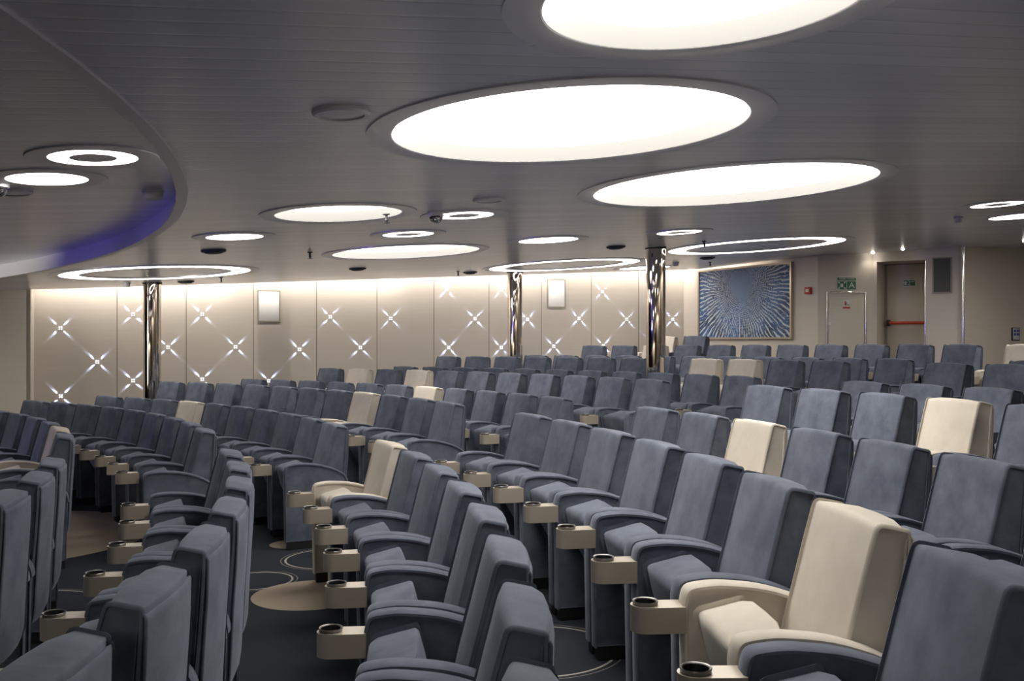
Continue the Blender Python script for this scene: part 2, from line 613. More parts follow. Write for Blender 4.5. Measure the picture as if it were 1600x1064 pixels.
add_wall('wall_step_right', W4, W5a, M['veneer'], ZB, TOPZ, label='narrow greige wall edge behind the chrome pole', thick=0.03)


def build_door_wall():
    d, ang, n = wall_frame(W3, W4)
    L = (W4 - W3).length
    s0, zt0 = ray_on(W3, W4, 1370, 411)
    s1, zt1 = ray_on(W3, W4, 1447, 404)
    zt = (zt0 + zt1) / 2
    fz = LEVEL['F'] + tilt(6.5)
    dep = 0.62
    bm = bmesh.new()
    add_box(bm, 0, s0, 0, dep + 0.1, ZB, TOPZ)
    add_box(bm, s1, L - 0.02, 0, dep + 0.1, ZB, TOPZ)
    add_box(bm, s0, s1, 0, dep + 0.1, zt, TOPZ)
    o = mesh_obj('wall_door', bm, M['veneer'], smooth=False, loc=(W3.x, W3.y, 0), rotz=ang)
    tag(o, 'greige wall around the recessed exit door', 'wall', kind='structure')
    # exit door
    root = empty('door_1', wall_pos(W3, W4, s0, fz), ang)
    tag(root, 'greige exit door with a red push bar', 'door', kind='structure')
    w = s1 - s0
    bm = bmesh.new()
    add_box(bm, 0.035, w - 0.03, dep, dep + 0.05, 0.0, zt - fz - 0.02, 0.004)
    mesh_obj('door_leaf', bm, M['veneer'], root)
    bm = bmesh.new()
    add_box(bm, 0.0, 0.035, dep - 0.03, dep + 0.06, 0, zt - fz, 0.004)
    add_box(bm, 0.0, w, dep - 0.01, dep + 0.06, zt - fz - 0.02, zt - fz, 0.003)
    mesh_obj('door_frame', bm, M['greige'], root)
    bm = bmesh.new()
    add_tube(bm, (w - 0.012, 0.0, 0.02), (w - 0.012, 0.0, zt - fz - 0.02), 0.014)
    mesh_obj('chrome_edge', bm, M['chrome'], root)
    zb = ray_on(W3, W4, 1415, 504.5, -dep)[1] - fz
    bm = bmesh.new()
    add_tube(bm, (0.075, dep - 0.10, zb), (w - 0.035, dep - 0.10, zb), 0.026, 16)
    pb = mesh_obj('push_bar', bm, M['bar_red'], root)
    bm = bmesh.new()
    add_box(bm, 0.045, 0.095, dep - 0.13, dep, zb - 0.055, zb + 0.055, 0.015)
    add_box(bm, w - 0.055, w - 0.03, dep - 0.12, dep, zb - 0.04, zb + 0.04, 0.01)
    mesh_obj('bar_bracket', bm, M['black'], pb)
    bm = bmesh.new()
    add_box(bm, w - 0.05, w - 0.032, dep - 0.012, dep, zb - 0.21, zb - 0.13, 0.003)
    mesh_obj('lock_plate', bm, M['darkgrey'], root)
    return dep


DOOR_DEP = build_door_wall()


def build_cabinet_door():
    s0, zt = ray_on(PW1, W3, 1290.5, 457)
    s1, zt2 = ray_on(PW1, W3, 1353, 456)
    zt = (zt + zt2) / 2
    d, ang, n = wall_frame(PW1, W3)
    fz = LEVEL['F'] + tilt(5.6)
    root = empty('door_2', wall_pos(PW1, W3, s0, fz), ang)
    tag(root, 'low cabinet door in a chrome frame', 'door', kind='structure')
    w, h = s1 - s0, zt - fz
    bm = bmesh.new()
    add_box(bm, 0.04, w - 0.04, -0.012, 0.0, 0.0, h - 0.03, 0.003)
    mesh_obj('door_leaf', bm, M['veneer'], root)
    bm = bmesh.new()
    for x in (0.012, w - 0.012):
        add_tube(bm, (x, -0.012, 0), (x, -0.012, h), 0.014)
    add_tube(bm, (0.012, -0.012, h), (w - 0.012, -0.012, h), 0.014)
    mesh_obj('chrome_frame', bm, M['chrome'], root)
    zk = ray_on(PW1, W3, 1295, 506)[1] - fz
    bm = bmesh.new()
    add_box(bm, 0.03, 0.075, -0.03, -0.008, zk - 0.024, zk + 0.024, 0.004)
    mesh_obj('latch', bm, M['whiteplastic'], root)


build_cabinet_door()

# chrome pole where the two right walls meet
pz = ceil_z(7.24, 15.65)
bm = bmesh.new()
add_lathe(bm, [(0.022, LEVEL['F'] + tilt(7.3)), (0.022, pz)], 16)
o = mesh_obj('chrome_corner_pole', bm, M['chrome'], loc=(W4.x + 0.02, W4.y - 0.05, 0))
tag(o, 'thin vertical chrome pole at the wall corner right of the exit door', 'pole')

# ------------------------------------------------------------------ ceiling
CE = [Vector((-8.9, 13.86)), Vector((3.36, 18.655))]        # edge before the far-wall cove
Lc = CE[1] - CE[0]
BIG = [  # (x, y, r, label) recessed diffusers cut into the ceiling
    (0.281, 4.796, 0.871, 'wide glowing round ceiling light, second nearest and crossing the middle of the picture'),
    (1.628, 7.213, 1.027, 'widest glowing round ceiling light, nearest the painting side among the big recessed three'),
    (0.585, 2.968, 0.497, 'glowing round ceiling light cut off by the top edge of the picture'),
    (-1.345, 7.573, 0.488, 'medium glowing round ceiling light left of the mirrored dome camera'),
    (-1.235, 11.40, 0.854, 'long flat-looking glowing round ceiling light nearest in front of the star wall'),
]


def ceil_loop(pts):
    return [(x, y, ceil_z(x, y)) for x, y in pts]


def build_ceiling():
    dd, aa, nn = wall_frame(FW1, PW1)
    pe0 = FW1 + nn * 0.14
    pe1 = PW1 + nn * 0.02
    # intersection of the two cove edges
    a, da = CE[0], Lc.normalized()
    db = (pe1 - pe0).normalized()
    den = da.x * db.y - da.y * db.x
    t = ((pe0.x - a.x) * db.y - (pe0.y - a.y) * db.x) / den
    X = a + da * t
    outer = [(-27.4, -11.4), (13.4, -11.4), (13.4, 12.1), (W5b.x + 0.1, W5b.y + 0.15), (W5a.x, W5a.y + 0.2), (W4.x, W4.y + 0.1), (W3.x, W3.y + 0.1),
             (PW1.x, PW1.y + 0.05), (pe1.x, pe1.y), (X.x, X.y), (LW.x + 0.02, LW.y + 0.02), (LW2.x, LW2.y + 0.05), (-14.0, 16.1), (-27.4, 16.1)]
    holes = [circle(COFF[0], COFF[1], COFF[2], 160)] + [circle(x, y, r, 72) for x, y, r, _ in BIG]
    bm = bmesh.new()
    fill_loops(bm, [ceil_loop(outer)] + [ceil_loop(h) for h in holes])
    o = mesh_obj('ceiling', bm, M['ceiling'], smooth=False)
    tag(o, 'dark grey planked ceiling over the seats', 'ceiling', kind='structure')
    # raised round coffer over the front rows
    bm = bmesh.new()
    r = COFF[2]
    ring = circle(COFF[0], COFF[1], r + 0.05, 160)
    fill_loops(bm, [[(x, y, ceil_z(x, y) + CRISE) for x, y in ring]])
    o = mesh_obj('ceiling_coffer', bm, M['ceiling'], smooth=False)
    tag(o, 'raised dark planked ceiling inside the round coffer', 'ceiling', kind='structure')
    bm = bmesh.new()
    a1 = [bm.verts.new((x, y, ceil_z(x, y) - 0.012)) for x, y in circle(COFF[0], COFF[1], r - 0.07, 160)]
    a2 = [bm.verts.new((x, y, ceil_z(x, y) - 0.012)) for x, y in circle(COFF[0], COFF[1], r, 160)]
    a3 = [bm.verts.new((x, y, ceil_z(x, y) + 0.02)) for x, y in circle(COFF[0], COFF[1], r, 160)]
    for p, q in ((a1, a2), (a2, a3)):
        for i in range(160):
            bm.faces.new((p[i], p[(i + 1) % 160], q[(i + 1) % 160], q[i]))
    o = mesh_obj('trim_1', bm, M['lip'])
    tag(o, 'slim grey lip around the round ceiling coffer', 'trim', kind='structure')
    bm = bmesh.new()
    b1 = [bm.verts.new((x, y, ceil_z(x, y) - 0.012)) for x, y in circle(COFF[0], COFF[1], r - 0.07, 160)]
    b2 = [bm.verts.new((x, y, ceil_z(x, y) + CRISE)) for x, y in circle(COFF[0], COFF[1], r - 0.02, 160)]
    for i in range(160):
        bm.faces.new((b1[i], b1[(i + 1) % 160], b2[(i + 1) % 160], b2[i]))
    o = mesh_obj('trim_2', bm, M['coffer_wall'])
    tag(o, 'curved upright face inside the round ceiling coffer, tinted violet', 'trim', kind='structure')
    # closed pocket above the cove
    bm = bmesh.new()
    zt = TOPZ - 0.9
    p = [Vector((LW.x, LW.y)), Vector((X.x, X.y)), FW1 + Vector((0.2, 0.3)), FW0 + Vector((-0.2, 0.3))]
    bm.faces.new([bm.verts.new((q.x, q.y, ceil_z(q.x, q.y) + 0.32)) for q in p])
    up = [(LW, X)]
    for s, e in up:
        bm.faces.new([bm.verts.new(w_) for w_ in ((s.x, s.y, ceil_z(s.x, s.y)), (e.x, e.y, ceil_z(e.x, e.y)),
                                                 (e.x, e.y, ceil_z(e.x, e.y) + 0.33), (s.x, s.y, ceil_z(s.x, s.y) + 0.33))])
    q4 = [Vector((X.x, X.y)), pe1, PW1, FW1]
    bm.faces.new([bm.verts.new((q.x, q.y, ceil_z(q.x, q.y) + 0.25)) for q in q4])
    bm.faces.new([bm.verts.new(w_) for w_ in ((X.x, X.y, ceil_z(X.x, X.y)), (pe1.x, pe1.y, ceil_z(pe1.x, pe1.y)),
                                             (pe1.x, pe1.y, ceil_z(pe1.x, pe1.y) + 0.26), (X.x, X.y, ceil_z(X.x, X.y) + 0.26))])
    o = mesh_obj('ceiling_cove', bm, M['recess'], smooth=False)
    tag(o, 'hidden pale pocket above the edge of the planked ceiling', 'ceiling', kind='structure')
    return X, pe1


COVE_X, PE1 = build_ceiling()


def area_light(name, loc, target, sx, sy, watts, col, parent=None, xdir=None):
    l = bpy.data.lights.new(name, 'AREA')
    l.shape = 'RECTANGLE'
    l.size, l.size_y = sx, sy
    l.energy = watts
    l.color = col
    o = bpy.data.objects.new(name, l)
    link(o)
    z = (Vector(loc) - Vector(target)).normalized()
    x = Vector(xdir).normalized()
    y = z.cross(x).normalized(); x = y.cross(z)
    o.matrix_world = Matrix(((x.x, y.x, z.x, loc[0]), (x.y, y.y, z.y, loc[1]), (x.z, y.z, z.z, loc[2]), (0, 0, 0, 1)))
    return o


def strip(name, a, b, off, watts_m, parts):
    d, ang, n = wall_frame(a, b)
    for i in range(parts):
        p0 = a + (b - a) * (i / parts); p1 = a + (b - a) * ((i + 1) / parts)
        m = (p0 + p1) / 2 + n * off
        L = (p1 - p0).length
        z = ceil_z(m.x, m.y) + (0.16 if m.y > 12.5 else -0.03)
        area_light(name, (m.x, m.y, z), (m.x - n.x * 0.06, m.y - n.y * 0.06, z - 0.3), L, 0.05, watts_m * L, (1.0, 0.94, 0.87), xdir=(d.x, d.y, CA * d.x + CB * d.y))


strip('cove_and_fill_strip', FW0, FW1, 0.22, COVE_W, 4)
strip('painting_cove_strip', FW1 + (PW1 - FW1) * 0.08, FW1 + (PW1 - FW1) * 0.9, 0.07, COVE_W * 0.55, 2)

# added fill strips on the unseen walls behind the viewer, brightening the seats
for i in (3, 4):
    strip('cove_and_fill_strip', corner[i + 1], corner[i], 0.2, COVE_W * 0.9, 2)

# ------------------------------------------------------------------ columns
for (px, X, Y, seat_r, lab) in ((238, -5.33, 14.45, 'B', 'polished steel column at the left before the star wall'),
                                (804.5, 0.05, 16.5, 'D', 'polished steel column in the middle, slimmest because farthest away'),
                                (1025, 1.88, 12.76, 'D', 'polished steel column standing left of the painting, widest of the three')):
    fz = LEVEL[seat_r] + tilt(X)
    if px == 1025: fz = LEVEL['D'] + tilt(X)
    bm = bmesh.new()
    zt = ceil_z(X, Y)
    add_lathe(bm, [(0.128, fz), (0.128, zt + 0.01)], 48)
    root = empty('column', (X, Y, 0))
    tag(root, lab, 'column', 'steel columns among the seats')
    sh = mesh_obj('shaft', bm, M['column'], root)
    bm = bmesh.new()
    add_lathe(bm, [(0.128, fz + 0.04), (0.136, fz + 0.04), (0.138, fz + 0.03), (0.138, fz)], 48)
    mesh_obj('base_collar', bm, M['chrome'], root)
    bm = bmesh.new()
    add_lathe(bm, [(0.13, zt - 0.02), (0.138, zt - 0.02), (0.138, zt + 0.01)], 48)
    mesh_obj('top_collar', bm, M['darkgrey'], root)

# ------------------------------------------------------------------ ceiling lights
PLANE_ROT = Matrix(((1, 0, 0), (0, 1, 0), (0, 0, 1)))
nrm = Vector((-CA, -CB, 1)).normalized()
xax = Vector((1, 0, CA)).normalized()
yax = nrm.cross(xax)
CEILQ = Matrix(((xax.x, yax.x, nrm.x), (xax.y, yax.y, nrm.y), (xax.z, yax.z, nrm.z))).to_quaternion()


def ceil_root(name, x, y, rise=0.0):
    o = bpy.data.objects.new(name, None)
    o.empty_display_size = 0.1
    o.location = (x, y, ceil_z(x, y) + rise)
    o.rotation_mode = 'QUATERNION'
    o.rotation_quaternion = CEILQ
    return link(o)


def annulus(bm, r0, r1, z, seg=72):
    a = [bm.verts.new((r0 * math.cos(2 * math.pi * i / seg), r0 * math.sin(2 * math.pi * i / seg), z)) for i in range(seg)]
    b = [bm.verts.new((r1 * math.cos(2 * math.pi * i / seg), r1 * math.sin(2 * math.pi * i / seg), z)) for i in range(seg)]
    for i in range(seg):
        bm.faces.new((a[i], a[(i + 1) % seg], b[(i + 1) % seg], b[i]))


TW = 0.12
for x, y, r, lab in BIG:
    root = ceil_root('round_ceiling_light', x, y)
    tag(root, lab, 'ceiling light', 'round ceiling lights')
    bm = bmesh.new()
    add_lathe(bm, [(r, 0.075), (r, -0.004), (r + 0.004, -0.007), (r + TW, -0.007), (r + TW, 0.0)], 96)
    mesh_obj('trim_ring', bm, M['trimgrey'], root)
    bm = bmesh.new()
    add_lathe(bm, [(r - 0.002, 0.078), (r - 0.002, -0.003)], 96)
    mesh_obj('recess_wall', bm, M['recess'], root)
    bm = bmesh.new()
    add_lathe(bm, [(0.001, 0.076), (r * 0.5, 0.076), (r, 0.076)], 96)
    mesh_obj('diffuser', bm, M['diffuser'], root)

SMALL = [  # kind, x, y, r, rise, label
    ('ring', -2.420, 5.636, 0.243, CRISE, 'small glowing ring light inside the round coffer, upper of the coffer pair'),
    ('disc', -2.976, 6.244, 0.243, CRISE, 'small glowing disc light inside the round coffer, lower of the coffer pair'),
    ('disc', -2.4975, 8.784, 0.25, 0, 'small glowing disc light right of the coffer edge above the left column'),
    ('ring', -0.994, 9.346, 0.243, 0, 'small glowing ring light above the long flat disc light'),
    ('ring', -0.397, 8.072, 0.244, 0, 'small glowing ring light beside the mirrored dome camera'),
    ('disc', 0.401, 10.776, 0.328, 0, 'smallish glowing disc light left of the top of the widest column'),
    ('ring', 1.828, 10.662, 0.245, 0, 'small glowing ring light at the top right of the widest column'),
    ('bigring', 3.338, 13.388, 1.18, 0, 'wide thin glowing ring light before the painting wall'),
    ('bigring', -4.570, 12.564, 1.16, 0, 'wide thin glowing ring light above the left column'),
    ('bigring', 0.82, 15.35, 1.18, 0, 'wide thin glowing ring light between the middle and right columns'),
    ('disc', 2.341, 17.23, 0.44, 0, 'flat glowing disc light farthest back, half hidden by the right column'),
    ('ring', 4.72, 9.48, 0.243, 0, 'small glowing ring light at the right edge of the picture'),
    ('disc', 5.69, 10.9, 0.328, 0, 'glowing disc light cut by the right edge of the picture'),
    ('disc', 8.6, 12.9, 0.8, 0, 'added fill disc light over the right hand exit passage, beyond the picture'),  # this and the discs below are unseen, added to brighten the room
    ('disc', 7.5, 10.4, 1.03, 0, 'added fill disc light over the right hand rear seats, beyond the picture'),
    ('disc', 5.2, 1.2, 0.87, 0, 'added fill disc light over the near block behind the viewer, right side'),
    ('disc', -0.9, -2.4, 0.87, 0, 'added fill disc light over the near block behind the viewer, left side'),
    ('disc', -6.4, 8.4, 0.5, CRISE, 'added unseen fill disc light in the coffer over the front rows, far side'),
    ('disc', -6.8, 0.5, 0.87, CRISE, 'added unseen fill disc light in the coffer over the stage front'),
]
for kind, x, y, r, rise, lab in SMALL:
    root = ceil_root('ring_ceiling_light' if 'ring' in kind else 'round_ceiling_light', x, y, rise)
    tag(root, lab, 'ceiling light', 'ring ceiling lights' if 'ring' in kind else 'round ceiling lights')
    bm = bmesh.new()
    add_lathe(bm, [(r, 0.0), (r, -0.008), (r + TW - 0.004, -0.008), (r + TW, -0.004), (r + TW, 0.0)], 72)
    mesh_obj('trim_ring', bm, M['trimgrey'], root)
    ri = {'ring': 0.53, 'disc': 0.0, 'bigring': 0.80}[kind] * r
    bm = bmesh.new()
    if kind == 'disc':
        add_lathe(bm, [(0.001, -0.004), (r * .5, -0.004), (r, -0.004)], 72)
    else:
        annulus(bm, ri, r, -0.004)
    mesh_obj('diffuser', bm, M['diffuser_small'], root)
    if kind == 'ring':
        bm = bmesh.new()
        add_lathe(bm, [(ri, 0.0), (ri, -0.008), (ri * .5, -0.008), (0.001, -0.008)], 48)
        mesh_obj('centre_plate', bm, M['trimgrey'], root)
    elif kind == 'bigring':
        bm = bmesh.new()
        add_lathe(bm, [(ri, 0.0), (ri, -0.008), (ri - 0.1, -0.008), (ri - 0.1, 0.0)], 72)
        mesh_obj('inner_trim_ring', bm, M['trimgrey'], root)

# ------------------------------------------------------------------ small ceiling fittings
for x, y, r, lab in ((-0.73, 4.17, 0.125, 'round flush ceiling speaker left of the big middle disc light'),
                     (-0.17, 7.19, 0.12, 'round flush ceiling speaker between the mirrored dome and the widest disc light'),
                     (-3.05, 9.97, 0.125, 'dark round ceiling vent below the small disc light by the coffer'),
                     (-4.83, 14.45, 0.12, 'dark round ceiling vent just right of the left column top'),
                     (-2.16, 13.64, 0.12, 'dark round ceiling vent below the long flat disc light'),
                     (-0.68, 15.87, 0.115, 'dark round ceiling vent left of the middle column top'),
                     (1.30, 12.20, 0.12, 'dark round ceiling vent left of the widest column top'),
                     (3.07, 15.31, 0.12, 'dark round ceiling vent in front of the painting wall')):
    sp = 'speaker' in lab
    root = ceil_root('ceiling_speaker' if sp else 'ceiling_vent', x, y)
    tag(root, lab, 'ceiling speaker' if sp else 'ceiling vent', 'flush ceiling speakers' if sp else 'round ceiling vents')
    bm = bmesh.new()
    add_lathe(bm, [(r, 0.0), (r, -0.012), (r * 0.93, -0.02), (r * 0.78, -0.02), (r * 0.76, -0.012)], 40)
    mesh_obj('rim', bm, M['lip'] if sp else M['darkgrey'], root)
    bm = bmesh.new()
    if sp:
        add_lathe(bm, [(r * .77, -0.013), (r * .4, -0.017), (0.001, -0.018)], 40)
    else:
        add_lathe(bm, [(r * .74, -0.012), (r * .72, -0.03), (r * .5, -0.036), (0.001, -0.038)], 40)
    mesh_obj('grille' if sp else 'baffle', bm, M['trimgrey'] if sp else M['darkgrey'], root)


def sprinkler(x, y, lab):
    root = ceil_root('sprinkler_head', x, y)
    tag(root, lab, 'sprinkler', 'ceiling sprinklers')
    bm = bmesh.new()
    add_lathe(bm, [(0.03, 0), (0.03, -0.006), (0.012, -0.01), (0.010, -0.04), (0.016, -0.05), (0.004, -0.07)], 16)
    mesh_obj('body', bm, M['darkgrey'], root)
    bm = bmesh.new()
    add_lathe(bm, [(0.001, -0.068), (0.028, -0.07), (0.028, -0.073), (0.001, -0.075)], 16)
    mesh_obj('deflector', bm, M['darkgrey'], root)


for x, y, lab in ((-2.23, 10.76, 'small dark sprinkler head left of the long flat disc light'),
                  (-0.86, 15.54, 'small dark sprinkler head beside the vent left of the middle column'),
                  (-4.19, 14.05, 'small dark sprinkler head right of the left column top'),
                  (2.39, 12.13, 'small dark sprinkler head right of the widest column top'),
                  (3.36, 16.55, 'small dark sprinkler head nearest the painting top'),
                  (-1.0, 7.75, 'small sprinkler head on the rim of the medium disc light')):
    sprinkler(x, y, lab)


def detector(x, y, rise, r, lab, name='smoke_detector'):
    root = ceil_root(name, x, y, rise)
    tag(root, lab, 'smoke detector', 'ceiling smoke detectors')
    bm = bmesh.new()
    add_lathe(bm, [(r, 0), (r, -0.014), (r * .92, -0.018)], 32)
    mesh_obj('base', bm, M['whiteplastic'], root)
    bm = bmesh.new()
    add_lathe(bm, [(r * .9, -0.016), (r * .86, -0.05), (r * .7, -0.062), (0.001, -0.064)], 32)
    mesh_obj('sensor_head', bm, M['whiteplastic'], root)


x_, y_ = ceil_pt(239, 298, CC + CRISE)
detector(x_, y_, CRISE, 0.075, 'white smoke detector inside the round coffer near its edge')
detector(-5.57, 14.1, 0, 0.055, 'small smoke detector left of the left column top')
detector(2.72, 16.21, 0, 0.055, 'small smoke detector right of the widest column, before the star wall corner')
detector(4.87, 10.64, 0, 0.05, 'small pale smoke detector above the chrome corner pole')

root = ceil_root('dome_camera', -0.61, 7.80)
tag(root, 'mirrored dome camera hanging beside the medium disc light', 'camera')
bm = bmesh.new(); add_lathe(bm, [(0.07, 0), (0.07, -0.03), (0.06, -0.035)], 32)
mesh_obj('housing', bm, M['trimgrey'], root)
bm = bmesh.new(); add_lathe(bm, [(0.058 * math.cos(t * math.pi / 16), -0.034 - 0.058 * math.sin(t * math.pi / 16)) for t in range(8)] + [(0.001, -0.092)], 32)
mesh_obj('dome', bm, M['chrome'], root)

x_, y_ = ceil_pt(-4, 286, CC + CRISE)
root = ceil_root('dome_camera', x_, y_, CRISE)
tag(root, 'mirrored dome camera cut by the left edge of the picture', 'camera')
bm = bmesh.new(); add_lathe(bm, [(0.07, 0), (0.07, -0.03), (0.06, -0.035)], 32)
mesh_obj('housing', bm, M['trimgrey'], root)
bm = bmesh.new(); add_lathe(bm, [(0.058 * math.cos(t * math.pi / 16), -0.034 - 0.058 * math.sin(t * math.pi / 16)) for t in range(8)] + [(0.001, -0.092)], 32)
mesh_obj('dome', bm, M['chrome'], root)
x_, y_ = ceil_pt(22, 299, CC + CRISE)
root = ceil_root('ceiling_speaker', x_, y_, CRISE)
tag(root, 'round flush ceiling speaker inside the coffer at the left picture edge', 'ceiling speaker', 'flush ceiling speakers')
bm = bmesh.new(); add_lathe(bm, [(0.12, 0.0), (0.12, -0.012), (0.11, -0.02), (0.09, -0.02)], 40)
mesh_obj('rim', bm, M['lip'], root)
bm = bmesh.new(); add_lathe(bm, [(0.09, -0.016), (0.04, -0.018), (0.001, -0.018)], 40)
mesh_obj('grille', bm, M['trimgrey'], root)

for x, y, lab in ((6.03, 16.3, 'tiny glowing downlight above the cabinet door'),
                  (6.31, 15.75, 'tiny glowing downlight above the exit door'),
                  (8.04, 15.31, 'tiny glowing downlight at the right edge above the far right wall')):
    root = ceil_root('downlight', x, y)
    tag(root, lab, 'downlight', 'small downlights by the exit')
    bm = bmesh.new(); add_lathe(bm, [(0.03, 0), (0.03, -0.006), (0.022, -0.008), (0.021, -0.003)], 24)
    mesh_obj('bezel', bm, M['chrome'], root)
    bm = bmesh.new(); add_lathe(bm, [(0.027, -0.006), (0.022, -0.016), (0.012, -0.021), (0.001, -0.022)], 24)
    mesh_obj('lens', bm, M['ledspot'], root)
    l = bpy.data.lights.new('downlight_lamp', 'SPOT')
    l.energy = 6; l.spot_size = math.radians(130); l.spot_blend = 0.8; l.shadow_soft_size = 0.02; l.color = (1, .9, .76)
    lo = bpy.data.objects.new('downlight_lamp', l); link(lo, root); lo.location = (0, 0, -0.02)

# ------------------------------------------------------------------ star lights on the far wall
STARS = [(94.5, 512.5), (208, 491), (152, 565.5), (208, 594.5), (95, 619), (316, 491), (262.5, 542.5), (368, 542), (316, 592.5),
         (420, 595), (468, 546), (516, 495), (563, 543), (610.5, 497.5), (698, 452.5), (742, 498), (701, 543), (784, 453), (783, 543),
         (824, 499), (904.5, 497.5), (865, 541), (941, 456), (979, 499), (942.5, 540), (1051, 499), (1018, 458), (1016, 534)]


def star_row(y):
    return 'top' if y < 475 else 'second' if y < 520 else 'third' if y < 575 else 'lowest'


ORD = ['leftmost', 'second from left', 'third from left', 'fourth from left', 'fifth from left', 'sixth from left', 'seventh from left',
       'eighth from left', 'ninth from left', 'tenth from left', 'eleventh from left', 'twelfth from left']
by = {}
for s in STARS: by.setdefault(star_row(s[1]), []).append(s)
for k in by: by[k].sort()
dF, aF, nF = wall_frame(FW0, FW1)
star_mesh = None
beam_d = bpy.data.lights.new('star_beam', 'SPOT')
beam_d.energy = STAR_W
beam_d.color = (0.48, 0.60, 1.0)
beam_d.spot_size = math.radians(26)
beam_d.spot_blend = 1.0
beam_d.shadow_soft_size = 0.003
proto = None
for (px, py) in STARS:
    s, z = ray_on(FW0, FW1, px, py)
    loc = wall_pos(FW0, FW1, s, z)
    if proto is None:
        proto = root = empty('star_light', loc, aF)
        bm = bmesh.new()
        # four-pointed housing, local: x along the wall, -y out of the wall, z up
        rr = [0.010 if i % 2 else 0.020 for i in range(8)]
        f = [bm.verts.new((rr[i] * math.cos(i * math.pi / 4 + math.pi / 4), -0.010, rr[i] * math.sin(i * math.pi / 4 + math.pi / 4))) for i in range(8)]
        g = [bm.verts.new((v.co.x * 1.05, 0.0, v.co.z * 1.05)) for v in f]
        c = bm.verts.new((0, -0.02, 0))
        for i in range(8):
            bm.faces.new((f[i], f[(i + 1) % 8], c)); bm.faces.new((g[i], g[(i + 1) % 8], f[(i + 1) % 8], f[i]))
        mesh_obj('housing', bm, M['chrome'], root, smooth=False)
        for k in range(4):
            a = math.pi / 4 + k * math.pi / 2
            bm = bmesh.new()
            add_tube(bm, (0.017 * math.cos(a), -0.008, 0.017 * math.sin(a)), (0.028 * math.cos(a), -0.008, 0.028 * math.sin(a)), 0.005, 8)
            mesh_obj('lens', bm, M['starled'], root)
            lo = bpy.data.objects.new('star_beam', beam_d); link(lo, root)
            lo.location = (0.031 * math.cos(a), -0.019, 0.031 * math.sin(a))
            d = Vector((math.cos(a), 0.25, math.sin(a))).normalized()
            lo.rotation_mode = 'QUATERNION'
            lo.rotation_quaternion = (-d).to_track_quat('Z', 'Y')
    else:
        root = copy_tree(proto)
        root.location = loc
    r = star_row(py)
    i = by[r].index((px, py))
    tag(root, 'white four-ray star light, %s in the %s row on the pale wall' % (ORD[i], r), 'wall light', 'star lights on the far wall')

# ------------------------------------------------------------------ things on the walls
def wall_thing(name, a, b, x0, y0, x1, y1, off=0.0):
    """box (photo corners) on a wall -> root empty at its lower left, width, height, angle"""
    d, ang, n = wall_frame(a, b)
    xm, ym = (x0 + x1) / 2, (y0 + y1) / 2
    s0 = ray_on(a, b, x0, ym, off)[0]; s1 = ray_on(a, b, x1, ym, off)[0]
    zt = ray_on(a, b, xm, y0, off)[1]; zb = ray_on(a, b, xm, y1, off)[1]
    o = empty(name, wall_pos(a, b, s0, zb, off), ang)
    return o, s1 - s0, zt - zb


for (x0, y0, x1, y1, lab) in ((402, 453.5, 438, 503, 'white framed wall speaker panel left of the middle among the stars'),
                              (855, 436.5, 883.5, 480.5, 'white framed wall speaker panel right of the middle column')):
    root, w, h = wall_thing('wall_speaker', FW0, FW1, x0, y0, x1, y1)
    tag(root, lab, 'wall speaker', 'white wall speakers')
    bm = bmesh.new(); add_box(bm, 0.02, w - 0.02, -0.008, 0, 0.02, h - 0.02, 0.002)
    mesh_obj('cloth_panel', bm, M['paperpanel'], root)
    bm = bmesh.new()
    for bx in ((0, 0.02, 0, h), (w - 0.02, w, 0, h), (0.02, w - 0.02, 0, 0.02), (0.02, w - 0.02, h - 0.02, h)):
        add_box(bm, bx[0], bx[1], -0.012, 0, bx[2], bx[3])
    mesh_obj('frame', bm, M['greige'], root, smooth=False)

# the painting
root, pw, ph = wall_thing('painting', FW1, PW1, 1093.5, 416, 1240, 530)
zl = ray_on(FW1, PW1, 1094, 425.5)[1]; zr = ray_on(FW1, PW1, 1240, 406)[1]
ph = (zl + zr) / 2 - root.location.z
tag(root, 'large framed blue abstract painting of radiating pale strokes', 'painting')
bm = bmesh.new()
add_box(bm, -pw / 2 + 0.03, pw / 2 - 0.03, -0.03, 0.0, -ph / 2 + 0.03, ph / 2 - 0.03)
M['painting'] = painting_mat(pw, ph)
cv = mesh_obj('canvas', bm, M['painting'], root, smooth=False)
cv.location = (pw / 2, -0.004, ph / 2)
bm = bmesh.new()
for bx in ((0, 0.035, 0, ph), (pw - 0.035, pw, 0, ph), (0.035, pw - 0.035, 0, 0.035), (0.035, pw - 0.035, ph - 0.035, ph)):
    add_box(bm, bx[0], bx[1], -0.06, 0, bx[2], bx[3])
mesh_obj('frame', bm, M['frame_champ'], root, smooth=False)

# fire alarm call point
root, w, h = wall_thing('fire_alarm_button', FW1, PW1, 1260, 449, 1269, 459.5)
tag(root, 'small red fire alarm call point right of the painting', 'fire alarm')
bm = bmesh.new(); add_box(bm, 0, w, -0.05, 0, 0, h, 0.006)
mesh_obj('box', bm, M['rubber_red'], root)
bm = bmesh.new(); add_box(bm, w * .25, w * .75, -0.053, -0.045, h * .3, h * .75, 0.002)
mesh_obj('press_plate', bm, M['signwhite'], root)


